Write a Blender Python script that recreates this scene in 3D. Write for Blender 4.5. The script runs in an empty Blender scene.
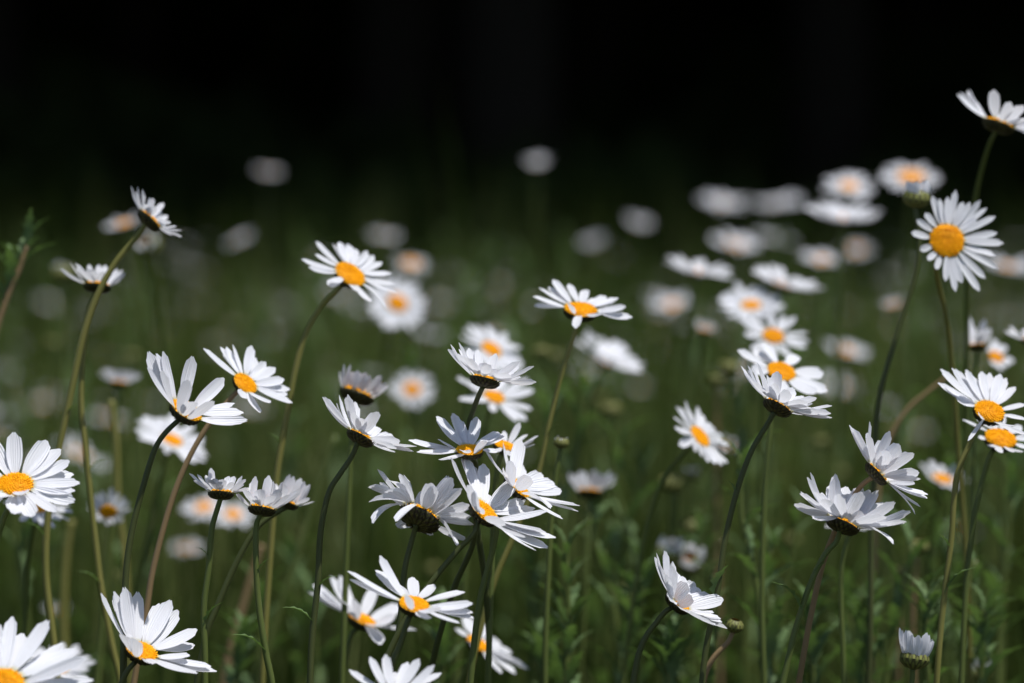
import bpy, bmesh, math, random
import numpy as np
from mathutils import Vector, Matrix

# ------------------------------------------------------------------ camera, sky, sun, exposure
scene = bpy.context.scene
COL = scene.collection
W_PX, H_PX = 1024, 683
LENS = 100.0
FPX = W_PX * LENS / 36.0
CAM_H = 0.55
HORIZON = 190.0
PITCH = math.atan((H_PX / 2 - HORIZON) / FPX)
cam_data = bpy.data.cameras.new('camera')
cam_data.lens = LENS
cam_data.sensor_width = 36.0
cam_data.clip_start = 0.05
cam_data.clip_end = 900.0
cam_data.dof.use_dof = True
cam_data.dof.focus_distance = 1.275
cam_data.dof.aperture_fstop = 4.6
cam = bpy.data.objects.new('camera', cam_data)
COL.objects.link(cam)
cam.location = (0, 0, CAM_H)
cam.rotation_euler = (math.pi / 2 - PITCH, 0, 0)
scene.camera = cam

SUN_DIR = Vector((0.30, -0.20, 0.92)).normalized()        # towards the sun: high, and a little to the right
sun_el = math.asin(SUN_DIR.z)
world = bpy.data.worlds.new('World')
scene.world = world
world.use_nodes = True
wn = world.node_tree
bg = wn.nodes['Background']
sky = wn.nodes.new('ShaderNodeTexSky')
sky.sky_type = 'NISHITA'
sky.sun_disc = False
sky.sun_elevation = sun_el
sky.sun_rotation = math.atan2(SUN_DIR.x, SUN_DIR.y)
wn.links.new(sky.outputs[0], bg.inputs[0])
bg.inputs[1].default_value = 0.09
sl = bpy.data.lights.new('sun', 'SUN')
sl.energy = 3.9
sl.angle = math.radians(0.5)
sl.color = (1.0, 0.985, 0.955)
so = bpy.data.objects.new('sun', sl)
COL.objects.link(so)
so.rotation_euler = (-SUN_DIR).to_track_quat('-Z', 'Y').to_euler()
scene.view_settings.view_transform = 'Standard'
scene.view_settings.look = 'None'
scene.view_settings.exposure = 0.62
scene.view_settings.gamma = 1.0
scene.view_settings.use_curve_mapping = False
scene.cycles.use_denoising = True
scene.cycles.max_bounces = 8
scene.cycles.transparent_max_bounces = 8

CF = Vector((0, math.cos(PITCH), -math.sin(PITCH)))
CU = Vector((0, math.sin(PITCH), math.cos(PITCH)))
CR = Vector((1, 0, 0))
CPOS = Vector((0, 0, CAM_H))


def P(px, py, Z):
    return CPOS + CF * Z + CR * ((px - W_PX / 2) * Z / FPX) + CU * ((H_PX / 2 - py) * Z / FPX)


def cv(a, b, c):                    # right, up, towards the viewer -> world direction
    return CR * a + CU * b - CF * c


rnd = random.Random(11)
nrng = np.random.default_rng(5)


# ------------------------------------------------------------------ materials
def nodes(m):
    m.use_nodes = True
    nt = m.node_tree
    nt.nodes.clear()
    return nt, nt.nodes.new, nt.links.new


def leafy(name, cols, rough=0.55, trans=0.3, tcol=None, attr=None, scale=40.0, spec=0.25, veins=False):
    """diffuse surface with some light passing through; colour picked from a ramp by noise (or by the mesh's own tone)"""
    m = bpy.data.materials.new(name)
    nt, N, L = nodes(m)
    out = N('ShaderNodeOutputMaterial')
    ramp = N('ShaderNodeValToRGB')
    els = ramp.color_ramp.elements
    els[0].color = (*cols[0], 1)
    els[1].color = (*cols[-1], 1)
    for i, c in enumerate(cols[1:-1]):
        e = els.new((i + 1) / (len(cols) - 1))
        e.color = (*c, 1)
    if attr:
        a = N('ShaderNodeAttribute')
        a.attribute_name = attr
        L(a.outputs['Fac'], ramp.inputs[0])
    else:
        tc = N('ShaderNodeTexCoord')
        no = N('ShaderNodeTexNoise')
        no.inputs['Scale'].default_value = scale
        no.inputs['Detail'].default_value = 4
        L(tc.outputs['Object'], no.inputs['Vector'])
        L(no.outputs[0], ramp.inputs[0])
    pb = N('ShaderNodeBsdfPrincipled')
    pb.inputs['Roughness'].default_value = rough
    pb.inputs['Specular IOR Level'].default_value = spec
    L(ramp.outputs[0], pb.inputs['Base Color'])
    if trans > 0:
        tr = N('ShaderNodeBsdfTranslucent')
        if tcol:
            mx0 = N('ShaderNodeMix')
            mx0.data_type = 'RGBA'
            mx0.blend_type = 'MULTIPLY'
            mx0.inputs[0].default_value = 1
            L(ramp.outputs[0], mx0.inputs[6])
            mx0.inputs[7].default_value = (*tcol, 1)
            L(mx0.outputs[2], tr.inputs[0])
        else:
            L(ramp.outputs[0], tr.inputs[0])
        mx = N('ShaderNodeMixShader')
        mx.inputs[0].default_value = trans
        L(pb.outputs[0], mx.inputs[1])
        L(tr.outputs[0], mx.inputs[2])
        L(mx.outputs[0], out.inputs[0])
    else:
        L(pb.outputs[0], out.inputs[0])
    return m


def petal_material(name, tint):
    m = bpy.data.materials.new(name)
    nt, N, L = nodes(m)
    out = N('ShaderNodeOutputMaterial')
    uv = N('ShaderNodeUVMap')
    sep = N('ShaderNodeSeparateXYZ')
    L(uv.outputs[0], sep.inputs[0])
    ramp = N('ShaderNodeValToRGB')                       # yellow-green claw of the petal, white blade
    e = ramp.color_ramp.elements
    e[0].position = 0.0
    e[0].color = (0.60, 0.58, 0.30, 1)
    e[1].position = 0.10
    e[1].color = (*tint, 1)
    L(sep.outputs[1], ramp.inputs[0])
    wv = N('ShaderNodeMath')
    wv.operation = 'MULTIPLY'
    wv.inputs[1].default_value = 44.0
    L(sep.outputs[0], wv.inputs[0])
    sn = N('ShaderNodeMath')
    sn.operation = 'SINE'
    L(wv.outputs[0], sn.inputs[0])
    bump = N('ShaderNodeBump')
    bump.inputs['Strength'].default_value = 0.5
    bump.inputs['Distance'].default_value = 0.0003
    L(sn.outputs[0], bump.inputs['Height'])
    pb = N('ShaderNodeBsdfPrincipled')
    pb.inputs['Roughness'].default_value = 0.5
    pb.inputs['Specular IOR Level'].default_value = 0.25
    L(ramp.outputs[0], pb.inputs['Base Color'])
    L(bump.outputs[0], pb.inputs['Normal'])
    tr = N('ShaderNodeBsdfTranslucent')
    L(ramp.outputs[0], tr.inputs[0])
    mx = N('ShaderNodeMixShader')
    mx.inputs[0].default_value = 0.42
    L(pb.outputs[0], mx.inputs[1])
    L(tr.outputs[0], mx.inputs[2])
    L(mx.outputs[0], out.inputs[0])
    return m


M_PETAL = petal_material('petal_white', (0.79, 0.79, 0.825))
M_DISC = leafy('disc_florets', [(0.60, 0.23, 0.003), (0.82, 0.38, 0.004), (0.88, 0.47, 0.01)], rough=0.6, trans=0.0, attr='tone', spec=0.15)
M_BRACT = leafy('bracts', [(0.085, 0.085, 0.020), (0.045, 0.042, 0.012), (0.016, 0.011, 0.005)], rough=0.5, trans=0.0, attr='tone')
M_STEM = leafy('stem_green', [(0.055, 0.075, 0.016), (0.085, 0.105, 0.025)], trans=0.0, scale=60, rough=0.45)
M_STEM_DARK = leafy('stem_dark', [(0.036, 0.046, 0.012), (0.055, 0.064, 0.018)], trans=0.0, scale=60, rough=0.5)  # darker copy of the stem green, with shade from the heads painted in
M_STEM_OLIVE = leafy('stem_olive', [(0.115, 0.12, 0.026), (0.16, 0.14, 0.04)], trans=0.0, scale=60, rough=0.45)
M_STEM_RED = leafy('stem_reddish', [(0.15, 0.10, 0.045), (0.22, 0.15, 0.075)], trans=0.0, scale=40, rough=0.5)
M_LEAF = leafy('leaf_green', [(0.07, 0.115, 0.042), (0.105, 0.16, 0.064), (0.16, 0.21, 0.10)], trans=0.32, tcol=(0.95, 1.1, 0.5), scale=60, spec=0.15)
M_GRASS = leafy('grass_blades', [(0.010, 0.019, 0.003), (0.032, 0.052, 0.008), (0.075, 0.105, 0.020), (0.19, 0.20, 0.085)], trans=0.32, tcol=(1.1, 1.1, 0.35), attr='tone', spec=0.08)
M_WOODLEAF = leafy('wood_leaves', [(0.010, 0.017, 0.005), (0.018, 0.026, 0.007)], trans=0.0, scale=3, spec=0.05, rough=0.9)  # the wood's deep shade is put into this near-black leaf colour
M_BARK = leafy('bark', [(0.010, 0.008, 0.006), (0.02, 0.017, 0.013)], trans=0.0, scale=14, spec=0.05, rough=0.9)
M_BUD = leafy('bud_scales', [(0.18, 0.19, 0.04), (0.10, 0.105, 0.03), (0.04, 0.028, 0.012)], trans=0.0, attr='tone')


def ground_material():
    m = bpy.data.materials.new('meadow_soil')
    nt, N, L = nodes(m)
    out = N('ShaderNodeOutputMaterial')
    tc = N('ShaderNodeTexCoord')
    no = N('ShaderNodeTexNoise')
    no.inputs['Scale'].default_value = 6
    no.inputs['Detail'].default_value = 8
    L(tc.outputs['Object'], no.inputs['Vector'])
    ramp = N('ShaderNodeValToRGB')
    ramp.color_ramp.elements[0].color = (0.022, 0.026, 0.010, 1)
    ramp.color_ramp.elements[1].color = (0.045, 0.040, 0.020, 1)
    L(no.outputs[0], ramp.inputs[0])
    pb = N('ShaderNodeBsdfPrincipled')
    pb.inputs['Roughness'].default_value = 0.95
    pb.inputs['Specular IOR Level'].default_value = 0.05
    L(ramp.outputs[0], pb.inputs['Base Color'])
    bp = N('ShaderNodeBump')
    bp.inputs['Strength'].default_value = 0.6
    bp.inputs['Distance'].default_value = 0.03
    L(no.outputs[0], bp.inputs['Height'])
    L(bp.outputs[0], pb.inputs['Normal'])
    L(pb.outputs[0], out.inputs[0])
    return m


M_GROUND = ground_material()


# ------------------------------------------------------------------ mesh helpers
def make_mesh(name, verts, faces, mats, uvs=None, tone=None, fmat=None, smooth=True):
    me = bpy.data.meshes.new(name)
    me.from_pydata([tuple(v) for v in verts], [], faces)
    for m in (mats if isinstance(mats, (list, tuple)) else [mats]):
        me.materials.append(m)
    if smooth:
        me.polygons.foreach_set('use_smooth', [True] * len(me.polygons))
    if fmat is not None:
        me.polygons.foreach_set('material_index', fmat)
    if uvs is not None:
        ul = me.uv_layers.new(name='UVMap')
        li = np.empty(len(me.loops), dtype=np.int32)
        me.loops.foreach_get('vertex_index', li)
        ul.data.foreach_set('uv', np.asarray(uvs, dtype=np.float32)[li].ravel())
    if tone is not None:
        at = me.attributes.new('tone', 'FLOAT', 'POINT')
        at.data.foreach_set('value', np.asarray(tone, dtype=np.float32))
    me.update()
    return me


def link(name, me, parent=None, matrix=None):
    o = bpy.data.objects.new(name, me)
    COL.objects.link(o)
    if parent is not None:
        o.parent = parent
    if matrix is not None:
        o.matrix_local = matrix
    return o


def thing(name, label, cat, loc, group=None):
    o = bpy.data.objects.new(name, None)
    o.empty_display_size = 0.02
    COL.objects.link(o)
    o.location = loc
    o['label'] = label
    o['category'] = cat
    if group:
        o['group'] = group
    return o


def catmull(pts, per=6):
    """smooth curve through the points (centripetal, so unequal spacing makes no kinks)"""
    q = [pts[0] * 2 - pts[1]] + list(pts) + [pts[-1] * 2 - pts[-2]]
    t = [0.0]
    for i in range(1, len(q)):
        t.append(t[-1] + max(1e-6, (q[i] - q[i - 1]).length ** 0.5))
    out = []
    for i in range(1, len(q) - 2):
        t0, t1, t2, t3 = t[i - 1:i + 3]
        p0, p1, p2, p3 = q[i - 1:i + 3]
        for k in range(per):
            x = t1 + (t2 - t1) * k / per
            a1 = p0 * ((t1 - x) / (t1 - t0)) + p1 * ((x - t0) / (t1 - t0))
            a2 = p1 * ((t2 - x) / (t2 - t1)) + p2 * ((x - t1) / (t2 - t1))
            a3 = p2 * ((t3 - x) / (t3 - t2)) + p3 * ((x - t2) / (t3 - t2))
            b1 = a1 * ((t2 - x) / (t2 - t0)) + a2 * ((x - t0) / (t2 - t0))
            b2 = a2 * ((t3 - x) / (t3 - t1)) + a3 * ((x - t1) / (t3 - t1))
            out.append(b1 * ((t2 - x) / (t2 - t1)) + b2 * ((x - t1) / (t2 - t1)))
    out.append(pts[-1].copy())
    return out


def tube_data(path, radii, sides=8, ribs=0.0):
    verts, faces = [], []
    ref = Vector((0.31, 0.9, 0.2))
    for i, p in enumerate(path):
        a = path[max(i - 1, 0)]
        b = path[min(i + 1, len(path) - 1)]
        t = (b - a).normalized()
        u = t.cross(ref)
        if u.length < 1e-5:
            u = t.cross(Vector((1, 0, 0)))
        u.normalize()
        v = t.cross(u)
        for k in range(sides):
            an = 2 * math.pi * k / sides
            r = radii[i] * (1 + ribs * (1 if k % 2 else -1))
            verts.append(p + (u * math.cos(an) + v * math.sin(an)) * r)
    for i in range(len(path) - 1):
        for k in range(sides):
            k2 = (k + 1) % sides
            faces.append((i * sides + k, i * sides + k2, (i + 1) * sides + k2, (i + 1) * sides + k))
    faces.append(tuple(range(sides - 1, -1, -1)))
    faces.append(tuple((len(path) - 1) * sides + k for k in range(sides)))
    return verts, faces


NU, NV = 7, 11


def petal_data(B, T, n, radial, width, sag, roll, seed, nu=NU, nv=NV, notch=0.07, gutter=0.26):
    r = random.Random(seed)
    ax = T - B
    Lp = ax.length
    axn = ax.normalized()
    nper = n - axn * n.dot(axn)
    if nper.length < 0.05:
        nper = -radial
    nper.normalize()
    tdir = n.cross(radial)
    tdir = (tdir - axn * tdir.dot(axn)).normalized()
    tdir = (Matrix.Rotation(roll, 3, axn) @ tdir)
    C = B + ax * 0.5 - nper * (sag * Lp)
    teeth = [r.uniform(0, 1) for _ in range(3)]
    skew = r.uniform(-0.08, 0.08)
    gut = gutter * r.uniform(0.5, 1.5)
    tw = r.uniform(-0.35, 0.35)
    wav = r.uniform(0, 6.28)
    verts, uvs, faces = [], [], []
    for j in range(nv):
        v = j / (nv - 1)
        v = v ** 0.9 if v < 1 else 1.0
        base_w = 0.36 + 0.64 * math.sin(min(1.0, v / 0.58) * math.pi / 2)
        for i in range(nu):
            u = -1 + 2 * i / (nu - 1)
            # rounded tip: the outer columns stop short of the tip
            tip_in = 0.14 * abs(u) ** 2.2 + notch * (0.5 - 0.5 * math.cos(3 * math.pi * (u + 1))) * 0.5 * (0.5 + teeth[min(2, int((u + 1) * 1.49))])
            vv = v * (1 - tip_in)
            tip_w = 1.0
            if vv > 0.58:
                q = (vv - 0.58) / 0.42
                tip_w = 0.30 + 0.70 * math.sqrt(max(0.0, 1 - q ** 2.2))
            p = B * (1 - vv) ** 2 + C * (2 * vv * (1 - vv)) + T * vv ** 2
            tan = ((C - B) * (1 - vv) + (T - C) * vv).normalized()
            td = Matrix.Rotation(tw * vv, 3, tan) @ tdir
            nn = td.cross(tan)
            if nn.dot(nper) < 0:
                nn = -nn
            w = width * 0.5 * base_w * tip_w
            h = gut * w * (0.9 * u * u + 0.35 * math.cos(2.5 * math.pi * u)) + 0.03 * w * math.sin(wav + 5 * vv + 2 * u)
            verts.append(p + td * (w * (u + skew * vv)) + nn * h)
            uvs.append(((u + 1) / 2, v))
    for j in range(nv - 1):
        for i in range(nu - 1):
            a = j * nu + i
            faces.append((a, a + 1, a + nu + 1, a + nu))
    return verts, faces, uvs


def disc_mesh(name, seed, n=190, height=0.34, radius=0.98):
    r = random.Random(seed)
    verts, faces, tone = [], [], []

    def dome(rr):
        return height * math.sqrt(max(0.0, 1 - (rr * 0.97) ** 2)) - 0.07 * math.exp(-(rr / 0.28) ** 2)
    rings, seg = 7, 24
    verts.append(Vector((0, 0, dome(0) - 0.03)))
    tone.append(0.3)
    for a in range(1, rings + 1):
        rr = a / rings
        for k in range(seg):
            an = 2 * math.pi * k / seg
            verts.append(Vector((rr * math.cos(an) * radius, rr * math.sin(an) * radius, dome(rr) - 0.03)))
            tone.append(0.3)
    for k in range(seg):
        faces.append((0, 1 + k, 1 + (k + 1) % seg))
    for a in range(rings - 1):
        for k in range(seg):
            k2 = (k + 1) % seg
            faces.append((1 + a * seg + k, 1 + (a + 1) * seg + k, 1 + (a + 1) * seg + k2, 1 + a * seg + k2))
    for i in range(n):
        rr = math.sqrt((i + 0.5) / n)
        an = i * 2.39996323
        c = Vector((rr * math.cos(an) * 0.97, rr * math.sin(an) * 0.97, dome(rr)))
        nrm = Vector((c.x * height * 1.6, c.y * height * 1.6, 1)).normalized()
        t1 = nrm.cross(Vector((0, 1, 0.1))).normalized()
        t2 = nrm.cross(t1)
        s = 0.062 * r.uniform(0.85, 1.15)
        hh = 0.065 * r.uniform(0.6, 1.4) * (0.6 + 0.7 * rr)
        b0 = len(verts)
        tn = min(1, max(0, 0.35 + 0.4 * rr + r.uniform(-0.25, 0.25)))
        for k in range(6):
            a2 = k * math.pi / 3
            verts.append(c + (t1 * math.cos(a2) + t2 * math.sin(a2)) * s - nrm * 0.02)
            tone.append(tn * 0.4)
        for k in range(6):
            a2 = k * math.pi / 3
            verts.append(c + (t1 * math.cos(a2) + t2 * math.sin(a2)) * s * 0.6 + nrm * hh)
            tone.append(tn)
        for k in range(6):
            k2 = (k + 1) % 6
            faces.append((b0 + k, b0 + k2, b0 + 6 + k2, b0 + 6 + k))
        faces.append(tuple(b0 + 6 + k for k in range(6)))
    return make_mesh(name, verts, faces, M_DISC, tone=tone, smooth=False)


def bracts_mesh(name, mat=None, closed=0.0, seed=3):
    """the cup of overlapping scales under a flower head; unit radius, rim at z = 0"""
    r = random.Random(seed)
    mat = mat or M_BRACT
    prof = [(0.12, -0.50), (0.30, -0.47), (0.58, -0.40), (0.80, -0.28), (0.93, -0.13), (0.97, 0.0), (0.86, 0.04)]
    seg = 26
    verts, faces, tone = [], [], []
    for (rr, z) in prof:
        for k in range(seg):
            an = 2 * math.pi * k / seg
            verts.append(Vector((rr * math.cos(an), rr * math.sin(an), z)))
            tone.append(0.55)
    for a in range(len(prof) - 1):
        for k in range(seg):
            k2 = (k + 1) % seg
            faces.append((a * seg + k, a * seg + k2, (a + 1) * seg + k2, (a + 1) * seg + k))
    faces.append(tuple(range(seg - 1, -1, -1)))

    def at(t):
        x = t * (len(prof) - 2)
        i = min(int(x), len(prof) - 3)
        f = x - i
        return prof[i][0] * (1 - f) + prof[i + 1][0] * f, prof[i][1] * (1 - f) + prof[i + 1][1] * f
    for row, (t0, t1, cnt, off) in enumerate([(0.58, 1.08, 22, 0.035), (0.32, 0.84, 18, 0.06), (0.08, 0.58, 14, 0.085)]):
        for k in range(cnt):
            an0 = 2 * math.pi * (k + 0.5 * (row % 2)) / cnt + r.uniform(-0.03, 0.03)
            hw = math.pi / cnt * 0.95
            b0 = len(verts)
            ln = r.uniform(0.85, 1.12)
            for j in range(5):
                q = j / 4
                t = t0 + (t1 - t0) * q * ln
                rr, z = at(min(t, 1.0))
                if t > 1:
                    z += (t - 1) * 0.9
                wq = hw * r.uniform(0.85, 1.1) * (0.75 + 0.35 * math.sin(q * 2.4)) * (1 - 0.92 * q ** 3)
                for u in (-1, -0.45, 0.45, 1):
                    an = an0 + wq * u
                    lift = off + 0.03 * q - 0.035 * abs(u) ** 2 + 0.02
                    verts.append(Vector(((rr + lift) * math.cos(an), (rr + lift) * math.sin(an), z - lift * 0.6)))
                    tone.append(min(1.0, (0.95 if abs(u) > 0.9 else 0.30) + (0.75 if q > 0.7 else 0.0)))
            for j in range(4):
                for u in range(3):
                    a = b0 + j * 4 + u
                    faces.append((a, a + 1, a + 5, a + 4))
    return make_mesh(name, verts, faces, mat, tone=tone)


DISCS = [disc_mesh('disc_mesh', 1), disc_mesh('disc_mesh', 2, height=0.28), disc_mesh('disc_mesh', 3, height=0.42)]
BRACTS = [bracts_mesh('bracts_mesh', seed=s) for s in (3, 4)]


def frame(n):
    z = n.normalized()
    x = z.cross(Vector((0.2, 0.1, 1.0)))
    if x.length < 0.05:
        x = z.cross(Vector((1, 0, 0)))
    x.normalize()
    y = z.cross(x)
    return x, y, z


def stem_object(root, path_pts, r_top=0.00125, r_bot=0.0018, mat=None, per=7):
    path = catmull(path_pts, per)
    n = len(path)
    radii = [r_top * 1.25 if i == 0 else r_top + (r_bot - r_top) * min(1.0, i / (n * 0.6)) for i in range(n)]
    v, f = tube_data([p - root.location for p in path], radii, 8, 0.06)
    return link('stem', make_mesh('stem', v, f, mat or M_STEM), root), path


def leaf_data(B, d, up, length, width, seed, droop=0.25, teeth=True):
    """narrow toothed leaf"""
    r = random.Random(seed)
    side = d.cross(up).normalized()
    nrm = side.cross(d).normalized()
    verts, faces = [], []
    nseg = 10
    for j in range(nseg + 1):
        q = j / nseg
        w = width * 0.5 * (0.35 + 0.9 * math.sin(math.pi * min(1, q * 0.85 + 0.08)) ** 1.2) * (1 - q ** 5)
        if teeth and 0 < j < nseg:
            w *= (1.45 if j % 2 else 0.65)
        p = B + d * (length * q) + nrm * (length * (0.18 * math.sin(q * 2.2) - droop * q * q))
        verts += [p - side * w + nrm * w * 0.3, p, p + side * w + nrm * w * 0.3]
    for j in range(nseg):
        for i in range(2):
            a = j * 3 + i
            faces.append((a, a + 1, a + 4, a + 3))
    return verts, faces


def add_leaf(root, stem, B, d, length, width, seed):
    v, f = leaf_data(B - root.location, d.normalized(), Vector((0, 0, 1)), length, width, seed)
    return link('leaf', make_mesh('leaf', v, f, M_LEAF), stem)


PETAL_COUNT = [0]


def daisy(label, c, Z, n, R, rd, tips=None, crop=None, stem=None, par=None, stem_mat=None, wf=0.31, group=None,
          sag=0.07, seed=None, dz_end=0.0, leaves=(), disc_kind=None, r_top=0.0012, r_bot=0.0015, gz=0.0):
    """one daisy. c, R, rd in photo pixels at depth Z; n in camera axes (right, up, towards the viewer)"""
    PETAL_COUNT[0] += 1
    seed = seed if seed is not None else PETAL_COUNT[0] * 17
    r = random.Random(seed)
    x0, y0, s = crop if crop else (0, 0, 1)
    cx, cy = x0 + c[0] / s, y0 + c[1] / s
    S = Z / FPX
    N3 = Vector(n).normalized()
    nw = cv(*N3).normalized()
    cw = P(cx, cy, Z)
    # petals: end points in camera axes, pixels
    ends = []
    if tips:
        for tp in tips:
            tx, ty, sg = tp[0], tp[1], tp[2]
            sgp = tp[3] if len(tp) > 3 else None
            dx, dy = x0 + tx / s - cx, -(y0 + ty / s - cy)
            d2 = dx * dx + dy * dy
            if sg == 0:
                if N3.z > 0.4:
                    dz = -(dx * N3.x + dy * N3.y) / N3.z + 0.08 * R
                    dz = max(-R, min(R, dz))
                else:
                    dz = 0.0
            else:
                Rr = R * (tp[4] if len(tp) > 4 else r.uniform(0.93, 1.0))
                dz = sg * math.sqrt(max(0.0, Rr * Rr - d2))
            ends.append((Vector((dx, dy, dz)), sgp, tp[5] if len(tp) > 5 else 1.0, 0.5 if (sg == 0 and N3.z < 0.4) else 0.25))
    if par:
        cnt, e0, e1, az0, jit = par
        fx = Vector((1, 0, 0)) - N3 * N3.x
        if fx.length < 0.1:
            fx = Vector((0, 1, 0)) - N3 * N3.y
        fx.normalize()
        fy = N3.cross(fx)
        off = r.uniform(0, 1)
        for k in range(cnt):
            az = 2 * math.pi * (k + off + r.uniform(-0.25, 0.25)) / cnt
            el = math.radians(e0 + e1 * math.cos(az - math.radians(az0)) + r.gauss(0, jit))
            Lk = R * r.uniform(0.86, 1.04)
            v = (fx * math.cos(az) + fy * math.sin(az)) * (rd + (Lk - rd) * math.cos(el)) + N3 * ((Lk - rd) * math.sin(el))
            ends.append((v, None, 1.0, 0.25))
    # stem
    attach = cw - nw * (rd * 0.44 * S)
    if stem:
        pts = [attach] + [P(a, b, Z + dz_end * (i + 1) / len(stem)) for i, (a, b) in enumerate(stem)]
        last, prev = pts[-1], pts[-2]
        dirn = last - prev
        k = 0.35 * last.z / max(0.02, -dirn.z)
        g = Vector((last.x + max(-0.05, min(0.05, dirn.x * k)), last.y + r.uniform(-0.02, 0.02), gz))
        mid = last * 0.55 + g * 0.45 + Vector(((last.x - g.x) * -0.12, 0, 0))
        pts += [mid, g]
    else:
        a2 = attach - nw * 0.028 + Vector((0, 0, -0.012))
        g = Vector((a2.x - nw.x * 0.05 + r.uniform(-0.03, 0.03), a2.y + r.uniform(-0.02, 0.04), gz))
        pts = [attach, a2, a2 * 0.6 + g * 0.4 + Vector((-nw.x * 0.02, 0, 0)), g]
    root = thing('daisy', label, 'flower', g, group)
    st, path = stem_object(root, pts, r_top, r_bot, stem_mat)
    for (lx, ly, da, db, dc, ln) in leaves:
        tgt = P(lx, ly, Z)
        bp = min(path, key=lambda q: (q - tgt).length)
        add_leaf(root, st, bp, cv(da, db, dc), ln, ln * 0.22, seed + int(lx))
    X, Y, Zx = frame(nw)
    rot = Matrix((X, Y, Zx)).transposed().to_4x4()
    rdw = rd * S
    tm = Matrix.Translation(cw - root.location)
    spin = Matrix.Rotation(r.uniform(0, 6.28), 4, 'Z')
    link('bracts', BRACTS[seed % 2], root, tm @ rot @ spin @ Matrix.Scale(rdw * 0.98, 4))
    link('disc', DISCS[disc_kind if disc_kind is not None else seed % 3], root, tm @ rot @ spin @ Matrix.Scale(rdw * (0.98 if N3.z > 0.08 else 0.80), 4))
    for i, (v, sgp, wk, rk) in enumerate(ends):
        vw = cv(*v) * S
        rad = vw - nw * vw.dot(nw)
        if rad.length < 1e-5:
            rad = X.copy()
        rad.normalize()
        B = cw + rad * (rdw * 0.93) + nw * (rdw * (0.05 + 0.05 * (i % 3)))
        T = cw + vw
        width = 0.88 * wf * max((R - rd), 10) * S * r.uniform(0.85, 1.15) * wk
        sg = (sag + r.uniform(-0.04, 0.05)) if sgp is None else sgp
        vt, fc, uv = petal_data(B - root.location, T - root.location, nw, rad, width, sg, r.uniform(-1, 1) * rk, seed * 97 + i)
        link('petal', make_mesh('petal', vt, fc, M_PETAL, uvs=uv), root)
    return root


# ------------------------------------------------------------------ ground
def build_ground():
    n = 60
    ext = 260.0
    verts, faces = [], []
    ts = [math.copysign(abs(t) ** 2.6, t) * ext for t in np.linspace(-1, 1, n)]
    for y in ts:
        for x in ts:
            d = math.hypot(x, y)
            z = -0.004 + (0.03 * math.sin(x * 0.9 + 1.3) * math.sin(y * 0.7) if d > 14 else 0.0)
            verts.append((x, y, z))
    for j in range(n - 1):
        for i in range(n - 1):
            a = j * n + i
            faces.append((a, a + 1, a + n + 1, a + n))
    o = link('ground', make_mesh('ground', verts, faces, M_GROUND))
    o['kind'] = 'structure'


build_ground()


def grass_mesh(name, spots):
    """spots: rows of x, y, height, lean dx, lean dy, half width, tone -> one mesh of curved blades"""
    n = len(spots)
    a = np.asarray(spots, dtype=np.float64)
    SEG = 4
    vs = np.zeros((n, SEG * 2 + 1, 3))
    face_dir = nrng.uniform(0, math.pi, n)
    sx, sy = np.cos(face_dir), np.sin(face_dir)
    for j in range(SEG + 1):
        q = j / SEG
        px = a[:, 0] + a[:, 3] * q ** 1.9
        py = a[:, 1] + a[:, 4] * q ** 1.9
        pz = a[:, 2] * (q - 0.12 * q ** 3)
        w = a[:, 5] * (1 - q ** 1.8 * 0.85)
        if j < SEG:
            vs[:, j * 2] = np.stack([px - sx * w, py - sy * w, pz], 1)
            vs[:, j * 2 + 1] = np.stack([px + sx * w, py + sy * w, pz], 1)
        else:
            vs[:, SEG * 2] = np.stack([px, py, pz], 1)
    K = SEG * 2 + 1
    quads = []
    base = np.arange(n) * K
    faces = []
    for j in range(SEG - 1):
        q = np.stack([base + j * 2, base + j * 2 + 1, base + j * 2 + 3, base + j * 2 + 2], 1)
        quads.append(q)
    quads = np.concatenate(quads)
    tris = np.stack([base + (SEG - 1) * 2, base + (SEG - 1) * 2 + 1, base + SEG * 2], 1)
    me = bpy.data.meshes.new(name)
    nl = quads.size + tris.size
    me.vertices.add(n * K)
    me.vertices.foreach_set('co', vs.reshape(-1))
    me.loops.add(nl)
    me.loops.foreach_set('vertex_index', np.concatenate([quads.ravel(), tris.ravel()]).astype(np.int32))
    nf = len(quads) + len(tris)
    me.polygons.add(nf)
    ls = np.concatenate([np.arange(len(quads)) * 4, quads.size + np.arange(len(tris)) * 3]).astype(np.int32)
    me.polygons.foreach_set('loop_start', ls)
    me.update(calc_edges=True)
    me.validate()
    me.materials.append(M_GRASS)
    at = me.attributes.new('tone', 'FLOAT', 'POINT')
    at.data.foreach_set('value', np.repeat(a[:, 6], K).astype(np.float32))
    me.polygons.foreach_set('use_smooth', np.ones(nf, dtype=bool))
    return me


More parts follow.
